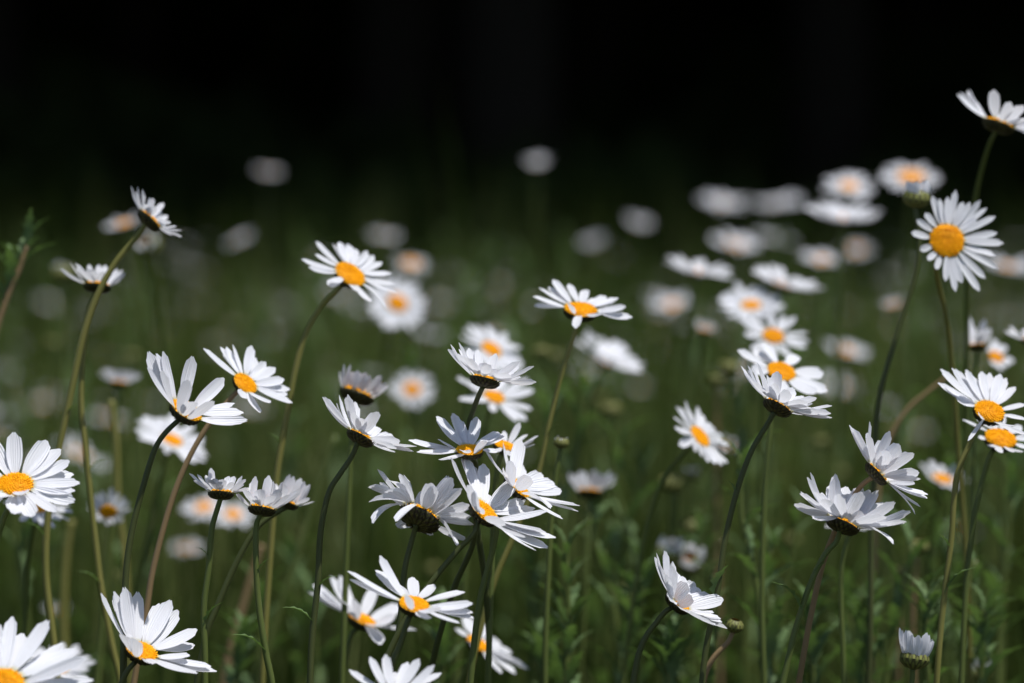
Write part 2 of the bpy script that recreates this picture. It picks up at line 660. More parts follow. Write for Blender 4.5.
def build_grass():
    rows = []

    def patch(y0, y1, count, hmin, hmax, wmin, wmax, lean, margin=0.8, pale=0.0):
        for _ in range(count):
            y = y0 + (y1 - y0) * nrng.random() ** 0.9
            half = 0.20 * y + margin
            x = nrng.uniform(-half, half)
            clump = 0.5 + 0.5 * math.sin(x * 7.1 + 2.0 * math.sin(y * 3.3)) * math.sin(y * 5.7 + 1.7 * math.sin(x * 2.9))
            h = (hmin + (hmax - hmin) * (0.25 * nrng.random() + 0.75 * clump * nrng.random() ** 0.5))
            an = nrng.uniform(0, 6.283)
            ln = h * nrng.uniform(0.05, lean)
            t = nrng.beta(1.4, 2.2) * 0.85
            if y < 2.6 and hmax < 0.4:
                t *= 0.6  # short near blades darkened: shade deep in the grass put into their tone
            t = min(1.0, t + pale * (0.4 + 0.6 * nrng.random()))  # back patches paler: sunlit tips and seed heads put into their tone
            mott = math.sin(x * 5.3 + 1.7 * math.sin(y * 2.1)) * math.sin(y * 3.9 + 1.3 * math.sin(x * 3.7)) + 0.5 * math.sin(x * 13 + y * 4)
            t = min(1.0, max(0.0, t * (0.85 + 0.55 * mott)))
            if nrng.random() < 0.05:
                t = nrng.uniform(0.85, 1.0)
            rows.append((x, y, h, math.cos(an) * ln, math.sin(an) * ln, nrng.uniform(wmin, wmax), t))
    patch(0.95, 1.75, 3500, 0.08, 0.25, 0.0012, 0.0022, 0.5)
    patch(1.5, 2.2, 900, 0.30, 0.44, 0.0009, 0.0018, 0.25)
    patch(2.0, 4.5, 2600, 0.34, 0.52, 0.0010, 0.0022, 0.25, 0.8, 0.4)
    patch(2.4, 5.0, 320, 0.50, 0.64, 0.0012, 0.0024, 0.2, 0.8, 0.3)
    patch(2.6, 7.0, 420, 0.52, 0.80, 0.0012, 0.0024, 0.2, 0.8, 0.1)
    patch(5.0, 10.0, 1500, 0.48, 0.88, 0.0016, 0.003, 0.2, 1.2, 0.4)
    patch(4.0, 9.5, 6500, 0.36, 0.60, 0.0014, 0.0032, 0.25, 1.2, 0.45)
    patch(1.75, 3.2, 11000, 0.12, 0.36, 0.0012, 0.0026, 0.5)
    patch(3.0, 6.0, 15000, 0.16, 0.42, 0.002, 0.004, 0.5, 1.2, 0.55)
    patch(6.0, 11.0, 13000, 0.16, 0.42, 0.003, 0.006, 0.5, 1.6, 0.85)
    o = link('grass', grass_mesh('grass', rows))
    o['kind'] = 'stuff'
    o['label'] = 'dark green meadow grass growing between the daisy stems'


build_grass()


# ------------------------------------------------------------------ the dark wood behind the meadow
def cards(rng, centres, size, tilt=1.0):
    n = len(centres)
    a = rng.normal(size=(n, 3))
    a /= np.linalg.norm(a, axis=1)[:, None]
    b = rng.normal(size=(n, 3))
    b -= a * (a * b).sum(1)[:, None]
    b /= np.linalg.norm(b, axis=1)[:, None]
    s = size * rng.uniform(0.6, 1.3, n)[:, None]
    c = np.asarray(centres)
    vs = np.stack([c - a * s, c + b * s * 0.55, c + a * s, c - b * s * 0.55], 1).reshape(-1, 3)
    faces = [tuple(range(i * 4, i * 4 + 4)) for i in range(n)]
    return vs, faces


def crown_mesh(name, seed, rad, count, size):
    rng = np.random.default_rng(seed)
    blobs = []
    for _ in range(16):
        d = rng.normal(size=3)
        d /= np.linalg.norm(d)
        blobs.append((d * np.array(rad) * rng.uniform(0.35, 0.75), rng.uniform(0.3, 0.5) * rad[0]))
    pts = []
    for _ in range(count):
        c, r = blobs[rng.integers(len(blobs))]
        d = rng.normal(size=3)
        d /= np.linalg.norm(d)
        if rng.random() < 0.55:
            pts.append(d * np.array(rad) * np.array((1.15, 1.15, 0.75)) * rng.uniform(0.0, 1.0) ** 0.4)
        else:
            pts.append(c + d * r * rng.uniform(0.5, 1.0) ** 0.5)
    v, f = cards(rng, np.array(pts), size)
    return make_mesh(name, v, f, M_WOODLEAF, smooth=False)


def trunk_mesh(name, seed, h):
    r = random.Random(seed)
    verts, faces = [], []

    def add(path, radii, sides=9):
        v, f = tube_data(path, radii, sides)
        b = len(verts)
        verts.extend(v)
        faces.extend(tuple(i + b for i in q) for q in f)
    p = [Vector((0, 0, -0.1)), Vector((0.02, 0, 0.4)), Vector((r.uniform(-.1, .1), r.uniform(-.1, .1), h * 0.35)),
         Vector((r.uniform(-.2, .2), r.uniform(-.2, .2), h * 0.7)), Vector((r.uniform(-.3, .3), r.uniform(-.3, .3), h))]
    path = catmull(p, 4)
    add(path, [0.20 - 0.15 * i / len(path) + (0.08 if i < 2 else 0) for i in range(len(path))])
    for k in range(7):
        t = r.uniform(0.4, 0.9)
        s = path[int(t * (len(path) - 1))]
        an = r.uniform(0, 6.28)
        e = s + Vector((math.cos(an) * 1.5, math.sin(an) * 1.5, r.uniform(0.5, 1.4)))
        add([s, (s + e) / 2 + Vector((0, 0, 0.1)), e], [0.06, 0.04, 0.015], 6)
    return make_mesh(name, verts, faces, M_BARK)


def build_wood():
    crowns = [crown_mesh('crown', 21, (2.5, 2.5, 2.3), 17000, 0.55), crown_mesh('crown', 22, (2.7, 2.4, 2.6), 17000, 0.55)]
    trunks = [trunk_mesh('trunk', 5, 5.6), trunk_mesh('trunk', 6, 6.0)]
    r = random.Random(77)
    for row, y in enumerate((12.3, 13.7, 14.2, 17.2, 20.5, 24.0, 27.5, 30.5)):
        for k in range(9):
            x = -10.5 + k * 2.7 + (1.5 if row % 2 else 0) + r.uniform(-0.5, 0.5)
            kind = r.randrange(2)
            t = thing('tree', 'dark broadleaf tree in the deep shade of the wood behind the meadow', 'tree',
                      (x, y + r.uniform(-0.5, 0.5), 0), 'trees of the dark wood behind the meadow')
            t.rotation_euler.z = r.uniform(0, 6.28) if row else 0.0
            s = r.uniform(1.12, 1.4)
            t.scale = (s, s, s)
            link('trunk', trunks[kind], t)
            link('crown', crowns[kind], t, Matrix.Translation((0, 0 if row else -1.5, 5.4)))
    rng = np.random.default_rng(9)
    pts = []
    for _ in range(34000):
        y = rng.uniform(11.4, 26.0)
        x = rng.uniform(-12, 12)
        top = (0.95 + 0.08 * (y - 11.4)) * (0.6 + 0.4 * math.sin(x * 1.3 + y) * math.sin(y * 0.8 + 0.5 * x))
        if y > 23.5:
            top = 3.2
        pts.append((x, y, rng.uniform(0, top)))
    v, f = cards(rng, np.array(pts), 0.30)
    back = np.stack([rng.uniform(-20, 20, 30000), rng.uniform(30.0, 37.0, 30000), rng.uniform(0, 6.0, 30000)], 1)
    v2, f2 = cards(rng, back, 0.60)
    f = f + [tuple(i + len(v) for i in q) for q in f2]
    v = np.concatenate([v, v2])
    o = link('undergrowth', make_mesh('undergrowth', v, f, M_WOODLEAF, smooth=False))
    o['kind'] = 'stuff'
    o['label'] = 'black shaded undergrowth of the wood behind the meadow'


build_wood()

# ------------------------------------------------------------------ daisies in focus, petal by petal (tips in enlarged-photo units: x, y, -1 away / 1 near / 0 side)
b, f = -1, 1
daisy('big daisy cut off by the left edge with orange disc and broad white petals', (130, 565), 1.24, (0.08, 0.82, 0.55), 66, 18.5,
      [(70, 105, b), (350, 180, b), (470, 255, b), (560, 350, b), (590, 470, b), (680, 540, 0), (650, 600, 0), (660, 690, f), (530, 770, f),
       (250, 590, f, .02, .62), (60, 635, f, .02, .8), (-120, 700, f), (-300, 600, 0), (-380, 480, 0), (-300, 330, b), (-120, 180, b), (200, 770, f), (360, 800, f)],
      (0, 420, 8.533), [(10, 505), (3, 520), (-4, 545)], disc_kind=2, wf=.36)
daisy('tall daisy against the black wood at upper left, seen side-on, tilted right', (390, 435), 1.37, (0.66, 0.72, -0.22), 38, 14.5,
      [(205, 105, 0), (262, 105, b), (300, 155, b), (350, 150, f), (430, 235, f), (490, 255, b), (485, 320, f), (525, 380, b), (570, 450, f),
       (650, 500, 0), (710, 540, 0), (695, 610, 0), (400, 300, f), (460, 330, b), (600, 530, f)],
      (110, 175, 9.756), [(134, 240), (116, 262), (100, 290), (85, 330), (70, 398), (60, 445), (48, 516), (46, 574), (54, 644), (58, 690)],
      stem_mat=M_STEM_OLIVE, r_top=.0015, r_bot=.0017, leaves=[(62, 420, .6, .7, .2, .010), (47, 540, -.6, .7, .2, .014)], par=(7, 30, 0, 0, 7))
daisy('small side-on daisy crossed by the tall olive stem at upper left', (540, 405), 1.385, (0.1, 0.97, -0.18), 40, 14,
      [(115, 210, 0), (215, 135, b), (335, 155, f), (400, 150, b), (360, 210, f), (510, 150, b), (490, 220, f), (580, 155, b), (560, 240, f),
       (720, 200, b), (780, 210, b), (740, 260, f), (860, 265, 0), (640, 240, b), (660, 250, f)],
      (50, 250, 11.378), [(90, 306), (84, 345), (81, 400), (87, 462), (95, 537), (101, 586), (112, 644), (122, 690)],
      stem_mat=M_STEM_OLIVE, r_top=.0014, leaves=[(88, 470, .8, .6, .1, .012), (101, 588, -.7, .6, .3, .014)])
daisy('cupped daisy with tall left petals above the small side-on pair at left', (345, 525), 1.26, (0.52, 0.78, 0.30), 66, 17,
      [(90, 105, 0), (145, 120, b), (188, 105, b), (110, 215, f), (230, 235, f), (375, 140, b), (415, 300, f), (445, 445, f), (585, 295, b),
       (580, 440, f), (655, 470, b), (725, 535, b), (775, 582, 0), (710, 602, 0)],
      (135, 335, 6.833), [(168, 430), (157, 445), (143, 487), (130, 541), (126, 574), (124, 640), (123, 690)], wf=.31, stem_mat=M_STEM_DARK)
daisy('fan shaped daisy tilted right with orange disc and one stray lower petal', (415, 410), 1.32, (0.58, 0.65, 0.48), 52, 13.5,
      [(70, 105, 0), (195, 95, b), (215, 150, b), (245, 95, b), (290, 75, b), (450, 85, b), (475, 185, b), (562, 225, b), (645, 275, b), (725, 370, b),
       (770, 455, 0), (655, 560, f), (755, 500, 0), (800, 570, 0), (570, 640, f), (405, 515, f, .02, .5)],
      (195, 335, 8.333), [(237, 392), (225, 405), (203, 433), (178, 483), (153, 570), (147, 607), (135, 677), (132, 700)], stem_mat=M_STEM_RED, wf=.33)
daisy('small cup shaped daisy on a green stem left of the tight pair', (300, 240), 1.28, (0.05, 0.97, -0.20), 34, 13,
      [(65, 95, 0), (120, 105, b), (110, 140, f), (175, 115, b), (212, 60, b), (265, 125, f), (310, 145, f), (335, 125, b), (375, 125, b), (440, 120, b),
       (405, 150, f), (485, 150, 0), (505, 210, 0), (240, 130, f)],
      (180, 460, 7.314), [(217, 510), (212, 528), (209, 566), (204, 607), (205, 657), (205, 695)], wf=.42, par=(7, 42, 0, 0, 6), leaves=[(206, 632, .5, .8, .2, .016), (210, 560, -.6, .7, .1, .009)])
daisy('left bloom of the overlapping pair of bluish cup shaped daisies', (600, 355), 1.28, (0.15, 0.95, -0.20), 38, 14,
      [(515, 160, b), (545, 120, b), (535, 250, f), (605, 200, f), (640, 115, b), (665, 160, b), (740, 160, b), (745, 205, f), (870, 215, 0), (885, 240, 0),
       (700, 245, f), (480, 210, b)],
      (180, 460, 7.314), [(257, 522), (256, 557), (259, 607), (266, 653), (273, 690)], wf=.46, par=(8, 45, 0, 0, 6), leaves=[(257, 580, .5, .8, .1, .012), (266, 655, -.7, .5, .2, .018)])
daisy('right bloom of the overlapping pair, half hidden with spiky petals', (790, 315), 1.33, (0.35, 0.9, -0.18), 32, 11,
      [(800, 105, b), (825, 120, b), (880, 135, b), (912, 150, 0), (952, 175, 0), (770, 240, f), (850, 220, f), (740, 170, b), (890, 200, f)],
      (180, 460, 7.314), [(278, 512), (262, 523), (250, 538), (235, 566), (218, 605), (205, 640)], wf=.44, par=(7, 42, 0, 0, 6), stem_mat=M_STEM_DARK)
daisy('open daisy at bottom left with two grey front petals before its disc', (340, 480), 1.25, (0.38, 0.86, 0.32), 74, 17,
      [(70, 80, 0), (120, 120, b), (145, 75, b), (208, 50, b), (278, 95, b), (250, 335, f, .05, .62), (352, 350, f, .05, .8), (420, 185, b), (500, 155, b), (548, 230, b),
       (678, 355, b), (655, 465, b), (665, 500, 0), (440, 525, f, .0, .6), (810, 575, 0), (847, 605, 0), (745, 592, f)],
      (90, 580, 6.63), [(128, 670), (122, 682), (116, 700)], wf=.30, stem_mat=M_STEM_DARK)
daisy('largest daisy, cut off at the bottom left corner, with long pointed petals', (20, 722), 1.19, (0.04, 0.74, 0.66), 92, 23,
      [(15, 110, b), (90, 285, b), (382, 130, b), (510, 360, b), (500, 540, b), (655, 410, b), (812, 445, b), (880, 660, 0), (850, 850, f), (600, 1000, f), (300, 1080, f),
       (0, 1100, f), (-300, 1000, f), (-150, 150, b), (-350, 300, b), (-550, 480, b), (-700, 700, 0), (-600, 900, f)],
      (0, 610, 9.352), None, disc_kind=0, wf=.27)
daisy('open daisy facing up right with oval orange disc on a long bowed stem', (338, 312), 1.375, (0.5, 0.68, 0.53), 51, 17,
      [(125, 95, 0), (220, 105, b), (265, 95, 0), (320, 105, b), (370, 140, 0), (440, 150, b), (480, 180, 0), (530, 220, 0), (590, 290, 0), (620, 360, 0), (635, 425, 0),
       (480, 480, f), (410, 420, f), (575, 520, f, -.12), (215, 375, f), (95, 265, 0), (50, 215, 0), (125, 180, 0), (340, 120, 0), (560, 300, 0), (240, 360, f)],
      (295, 225, 6.207), [(336, 291), (322, 305), (306, 333), (295, 372), (288, 410), (283, 438), (277, 475), (270, 560), (262, 690)], stem_mat=M_STEM_OLIVE, wf=.28, disc_kind=1,
      r_top=.0014, r_bot=.0016, leaves=[(281, 450, -.6, .8, .1, .010)])
daisy('daisy facing away up right, one long petal touching the orange centred bloom', (330, 515), 1.28, (0.47, 0.85, -0.22), 58, 15,
      [(65, 225, 0), (72, 260, 0), (162, 215, b), (238, 225, f), (280, 270, b), (350, 370, f), (400, 395, b), (385, 480, f, .05, .6), (440, 455, b), (545, 510, b),
       (690, 575, 0), (715, 622, 0), (600, 585, f), (300, 330, f)],
      (315, 365, 7.19), [(352, 456), (340, 474), (330, 490), (321, 529), (318, 582), (312, 639), (310, 690)], wf=.34,
      leaves=[(319, 589, .7, .6, .2, .012), (315, 625, -.8, .5, .1, .016)], stem_mat=M_STEM_DARK, par=(9, 32, 0, 0, 7))
daisy('ageing daisy with short upright cream petals above the away-facing bloom', (357, 394), 1.38, (0.34, 0.92, -0.2), 41, 18, None, None,
      [(357, 408), (352, 440), (348, 520), (342, 690)], par=(30, 72, 6, 180, 6), wf=.33)
daisy('cup shaped daisy with black bracts in front of a blurred orange disc', (280, 400), 1.28, (0.24, 0.95, -0.14), 53, 15.5,
      [(65, 180, 0), (115, 210, b), (110, 235, f), (175, 200, b), (232, 210, b), (205, 330, f, .1, .5), (282, 295, f, .1, .55), (347, 235, b), (355, 335, f, .1, .5), (490, 320, b),
       (540, 350, b), (602, 415, 0), (500, 385, f), (160, 260, f), (440, 370, f)],
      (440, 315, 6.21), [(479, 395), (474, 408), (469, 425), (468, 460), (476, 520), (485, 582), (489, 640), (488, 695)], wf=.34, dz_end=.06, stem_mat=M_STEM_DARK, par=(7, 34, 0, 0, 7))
daisy('upright daisy with a wide orange disc at the middle of the cluster', (490, 325), 1.28, (0.02, 0.95, 0.3), 62, 14,
      [(55, 245, 0), (120, 325, f), (250, 80, b), (265, 240, 0), (365, 60, b), (405, 100, b), (480, 160, b), (540, 90, b), (700, 200, b), (735, 215, b), (600, 240, f, .05, .62),
       (455, 312, f, .05, .5), (290, 368, f), (690, 330, 0), (330, 200, b)],
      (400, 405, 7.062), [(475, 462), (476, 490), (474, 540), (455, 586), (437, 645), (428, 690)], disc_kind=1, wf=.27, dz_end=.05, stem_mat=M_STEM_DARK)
daisy('daisy seen from below with dark scaly underside and curled left petals', (485, 455), 1.27, (0.4, 0.79, -0.46), 60, 22,
      [(590, 165, f), (700, 130, b), (750, 130, f), (825, 215, f), (885, 345, f), (890, 385, 0), (920, 505, f), (780, 670, f, -.1), (520, 255, b),
       (340, 130, b, -.2), (235, 150, f, -.25), (140, 70, b, .05), (210, 240, f, -.2), (60, 215, 0, -.18), (80, 325, f, -.2), (110, 500, f, -.3), (305, 470, f, -.1), (640, 420, b),
       (660, 320, b)],
      (360, 460, 8.033), [(414, 533), (405, 568), (400, 621), (392, 668), (388, 700)], wf=.42, stem_mat=M_STEM_DARK, par=(7, 22, 0, 0, 8))
daisy('large splayed daisy with half hidden orange disc, centre of the cluster', (230, 430), 1.262, (0.62, 0.7, 0.32), 74, 17,
      [(35, 100, 0), (95, 100, b), (120, 105, b), (148, 145, b), (228, 150, b), (190, 290, f), (245, 325, b, .05, .6), (420, 258, b), (482, 370, b), (540, 420, b), (612, 420, 0),
       (205, 378, f, .05, .5), (350, 460, f, .05, .75), (480, 552, f), (605, 548, 0), (665, 580, 0), (618, 640, f), (545, 645, f), (160, 250, f)],
      (445, 440, 5.938), [(474, 533), (458, 550), (430, 584), (405, 621), (384, 665), (372, 700)], wf=.27, stem_mat=M_STEM_DARK)
daisy('daisy leaning right with a translucent upright petal, beside the splayed bloom', (425, 285), 1.29, (0.65, 0.72, 0.2), 66, 15,
      [(240, 60, 0), (345, 20, b), (452, 5, b), (400, 110, f), (465, 160, b), (505, 200, f), (585, 215, b), (655, 265, b), (700, 310, b), (805, 390, 0), (795, 425, 0),
       (620, 390, f, -.15), (700, 460, f), (350, 150, f)],
      (445, 440, 5.938), [(508, 492), (500, 510), (494, 545), (480, 600), (470, 690)], wf=.33)
daisy('small spiky daisy mostly hidden behind the cluster, petals pointing right', (742, 300), 1.33, (0.3, 0.9, 0.2), 38, 12,
      [(850, 125, b), (905, 210, b), (980, 215, 0), (950, 245, 0), (955, 275, 0), (740, 190, b), (640, 240, 0), (660, 320, f), (880, 330, f), (780, 350, f)],
      (400, 405, 7.062), [(500, 458), (496, 480), (492, 560), (488, 690)])
daisy('level daisy with orange disc and one drooping front petal on a tall stem', (330, 242), 1.36, (0.12, 0.9, 0.38), 53, 17,
      [(45, 155, 0), (50, 210, 0), (80, 100, b), (140, 95, b), (165, 50, b), (267, 75, b), (368, 110, b), (430, 160, b), (490, 150, b), (560, 160, b), (602, 215, 0),
       (640, 280, 0), (295, 350, f, -.15, .8), (262, 200, f, .1, .6), (440, 268, f), (540, 190, b)],
      (525, 270, 5.938), [(575, 332), (560, 380), (549, 426), (539, 472), (512, 540), (495, 580), (478, 640), (468, 690)], stem_mat=M_STEM_OLIVE, disc_kind=1, wf=.30, leaves=[(545, 440, .6, .7, .2, .010)])
daisy('low daisy with grey front petals across its orange disc, bottom centre', (560, 285), 1.225, (0.2, 0.88, 0.36), 66, 16,
      [(215, 105, 0), (225, 148, 0), (355, 115, b), (378, 35, b), (545, 160, b), (540, 215, f, .05, .65), (655, 200, b), (695, 265, f), (820, 230, b), (865, 275, 0), (870, 350, 0),
       (800, 358, f), (865, 320, 0), (640, 330, f, .05, .8), (430, 200, b)],
      (305, 550, 5.133), [(409, 618), (400, 645), (391, 668), (384, 700)], wf=.28, disc_kind=1, stem_mat=M_STEM_DARK)
daisy('softer daisy half behind the low bloom, with dark underside showing', (290, 365), 1.40, (0.4, 0.86, 0.12), 60, 15,
      [(10, 210, 0), (40, 175, b), (85, 205, 0), (125, 140, b), (170, 140, b), (270, 240, f, .05, .7), (345, 215, b), (480, 300, b), (430, 350, f), (400, 460, f, -.05), (575, 410, 0),
       (200, 230, f), (465, 340, 0)],
      (305, 550, 5.133), [(352, 634), (346, 660), (340, 695)], wf=.36)
daisy('daisy cut off by the bottom edge with upright petals like fingers', (450, 755), 1.19, (0.05, 0.9, 0.42), 56, 16,
      [(212, 635, 0), (325, 562, b), (405, 553, b), (450, 655, b), (520, 598, b), (582, 572, b), (662, 600, b), (697, 655, 0), (660, 720, 0), (640, 830, f), (500, 880, f), (400, 880, f),
       (270, 820, f), (250, 720, 0)],
      (305, 550, 5.133), None, wf=.27)
daisy('blurred low daisy facing right behind thin stems near the bottom edge', (-15, 470), 1.44, (0.5, 0.8, 0.25), 50, 13,
      [(110, 480, b), (180, 530, b), (235, 570, 0), (275, 608, 0), (200, 625, f), (-80, 330, b), (30, 370, b), (-40, 430, f), (-140, 380, 0), (120, 610, f)],
      (480, 560, 5.556), None, wf=.42)
daisy('sharp daisy facing right on a long leaning dark stem, below the wide petalled bloom', (390, 465), 1.28, (0.47, 0.85, -0.2), 56, 15.5,
      [(55, 95, 0), (80, 155, 0), (130, 90, b), (178, 95, b), (125, 230, f), (285, 165, b), (262, 180, f), (320, 250, f), (402, 200, b), (445, 312, f), (400, 425, f, .05, .6), (580, 305, b),
       (600, 410, f), (665, 375, b), (745, 450, b), (890, 460, 0), (880, 530, 0), (890, 570, 0), (735, 512, f), (650, 470, f), (215, 300, f)],
      (735, 355, 9.105), [(767, 425), (752, 450), (737, 491), (725, 541), (717, 595), (706, 649), (701, 695)], wf=.36,
      leaves=[(733, 500, -.3, .9, .2, .009), (712, 600, .2, .9, .3, .02)], stem_mat=M_STEM_DARK, par=(8, 32, 0, 0, 7))
daisy('many petalled daisy at lower right, cupped with a bent front petal', (440, 445), 1.27, (0.4, 0.88, -0.2), 66, 17.5,
      [(65, 295, 0), (110, 210, 0), (150, 215, b), (205, 140, b), (210, 60, b), (200, 185, f), (365, 195, f), (395, 300, f, .12, .48), (472, 280, f, .12, .5), (552, 335, f, .12, .48), (422, 75, b),
       (400, 160, b), (460, 200, b), (520, 180, b), (625, 175, b), (682, 200, b), (745, 200, b), (792, 295, b), (720, 365, f), (960, 350, 0), (912, 440, 0), (780, 580, f, -.22), (850, 420, f),
       (330, 230, b), (250, 230, f), (170, 380, f)],
      (785, 465, 7.585), [(836, 542), (826, 553), (812, 580), (797, 624), (785, 674), (780, 700)], wf=.33, leaves=[(800, 612, -.6, .7, .2, .020), (815, 574, .6, .7, .3, .010)], par=(9, 38, 0, 0, 7))
daisy('daisy tucked underneath the many petalled bloom, hardly showing', (850, 528), 1.37, (0.05, 0.97, -0.2), 28, 8, None, None,
      [(843, 560), (841, 599), (843, 650), (844, 695)], par=(14, 8, 0, 0, 6))
daisy('right leaning daisy with a thin trailing petal, above the many petalled bloom', (220, 395), 1.28, (0.72, 0.66, -0.04), 57, 14.5,
      [(55, 90, 0), (170, 40, 0), (190, 130, b), (278, 100, f), (300, 185, b), (338, 190, f), (432, 245, f), (462, 290, b), (480, 420, f), (480, 468, 0),
       (567, 567, 0), (520, 630, 0), (482, 682, f, -.1), (200, 220, f), (380, 300, b)],
      (845, 415, 6.83), [(863, 484), (854, 496), (838, 525), (824, 560), (810, 620), (799, 682), (796, 700)], stem_mat=M_STEM_RED, wf=.36, dz_end=.03, par=(8, 30, 0, 0, 7))
daisy('small right facing daisy low on a dark arching stem, yellow rim showing', (285, 435), 1.27, (0.66, 0.70, 0.2), 55, 14.5,
      [(110, 85, 0), (130, 60, b), (205, 50, b), (240, 140, f), (282, 205, b), (348, 275, f, .08, .55), (378, 365, f, .08, .42), (440, 310, b), (480, 360, b), (450, 435, b), (552, 500, f, .05, .75), (622, 580, f, .05, .9),
       (667, 635, 0), (190, 200, f)],
      (640, 545, 7.59), [(665, 612), (656, 623), (647, 635), (640, 650), (633, 684), (630, 710)], wf=.42, stem_mat=M_STEM_DARK, par=(10, 32, 0, 0, 7))
daisy('upper of two overlapping daisies at the right edge, with long white petals', (268, 468), 1.315, (0.2, 0.75, 0.62), 58, 16,
      [(45, 330, 0), (70, 265, 0), (97, 260, b), (140, 268, 0), (185, 268, b), (265, 278, b), (310, 285, 0), (350, 290, b), (420, 350, 0), (450, 430, 0), (440, 500, 0), (140, 590, f, .05, 1, .45),
       (195, 465, f, .05, .7), (340, 520, f), (120, 400, 0), (400, 560, f), (220, 300, 0), (385, 310, 0), (75, 350, 0)],
      (930, 310, 4.553), [(976, 430), (966, 452), (957, 475), (951, 542), (942, 617), (936, 690)], stem_mat=M_STEM_OLIVE, disc_kind=2, wf=.27, leaves=[(949, 550, -.5, .8, .1, .012), (944, 600, .6, .7, .2, .02)])
daisy('lower of two overlapping daisies at the right edge, mostly disc', (320, 592), 1.35, (0.15, 0.85, 0.5), 45, 16.5,
      [(215, 580, 0), (235, 612, f), (440, 530, 0), (470, 580, 0), (440, 630, 0), (345, 640, f), (390, 640, f), (280, 640, f), (160, 500, 0), (300, 470, b), (360, 470, b), (240, 500, b)],
      (930, 310, 4.553), [(992, 452), (984, 475), (973, 525), (966, 590), (962, 669), (961, 700)], disc_kind=2)
daisy('closed tulip-like daisy with upright petals behind the right-edge pair', (215, 165), 1.5, (0.0, 0.98, -0.2), 36, 10,
      [(188, 25, b), (235, 40, f), (262, 58, b), (220, 95, f), (190, 100, f), (275, 100, 0), (205, 60, b), (250, 80, f)],
      (930, 310, 4.553), [(976, 372), (973, 430), (970, 560), (968, 690)], wf=.36)
daisy('ragged small daisy with short petals beside the tulip-like closed bloom', (300, 215), 1.58, (0.3, 0.65, 0.7), 27, 8,
      [(305, 130, b), (350, 160, 0), (385, 235, 0), (270, 250, f), (300, 270, f), (350, 255, 0), (265, 165, 0), (330, 190, 0)],
      (930, 310, 4.553), [(1000, 380), (1002, 500), (1002, 690)], wf=.5)
daisy('round daisy facing the viewer at right with large plain orange disc', (265, 348), 1.375, (0.06, 0.30, 0.95), 52, 18,
      [(190, 85, 0), (232, 100, 0), (280, 90, 0), (330, 50, 0), (370, 120, 0), (410, 120, 0), (470, 110, 0), (505, 155, 0), (552, 205, 0), (440, 215, 0), (557, 300, 0), (592, 360, 0), (540, 430, 0), (552, 510, 0),
       (475, 565, 0), (437, 640, 0), (300, 640, 0), (245, 580, 0), (190, 510, 0), (150, 460, 0), (105, 400, 0), (60, 300, 0), (95, 225, 0), (145, 185, 0), (340, 590, 0)],
      (900, 180, 5.69), [(936, 262), (938, 282), (946, 315), (952, 366), (958, 450), (966, 560), (970, 690)], stem_mat=M_STEM_OLIVE, dz_end=.08, disc_kind=0, wf=.24, sag=.0)
daisy('highest daisy at the top right corner, side-on against black', (525, 430), 1.40, (0.35, 0.93, -0.04), 53, 17,
      [(115, 130, 0), (175, 95, b), (250, 80, b), (272, 60, b), (330, 150, b), (420, 120, f), (565, 250, f), (685, 280, f), (770, 300, b), (740, 400, f), (820, 480, 0), (860, 420, 0), (640, 300, b),
       (900, 540, 0)],
      (945, 80, 9.76), [(990, 143), (983, 165), (976, 195), (970, 240), (967, 290), (967, 363), (966, 480), (964, 690)], dz_end=.1, wf=.34)
daisy('wide petalled daisy with one petal lying across its disc, behind the sharp bloom', (385, 608), 1.385, (0.2, 0.78, 0.58), 50, 15,
      [(266, 545, b), (345, 525, b), (440, 560, b), (505, 608, 0), (508, 660, 0), (425, 590, b), (420, 640, f, .0, .4), (470, 665, f), (300, 600, 0), (320, 545, b), (380, 670, f)],
      (640, 150, 2.73), [(772, 400), (770, 430), (764, 508), (762, 600), (764, 690)], wf=.46)

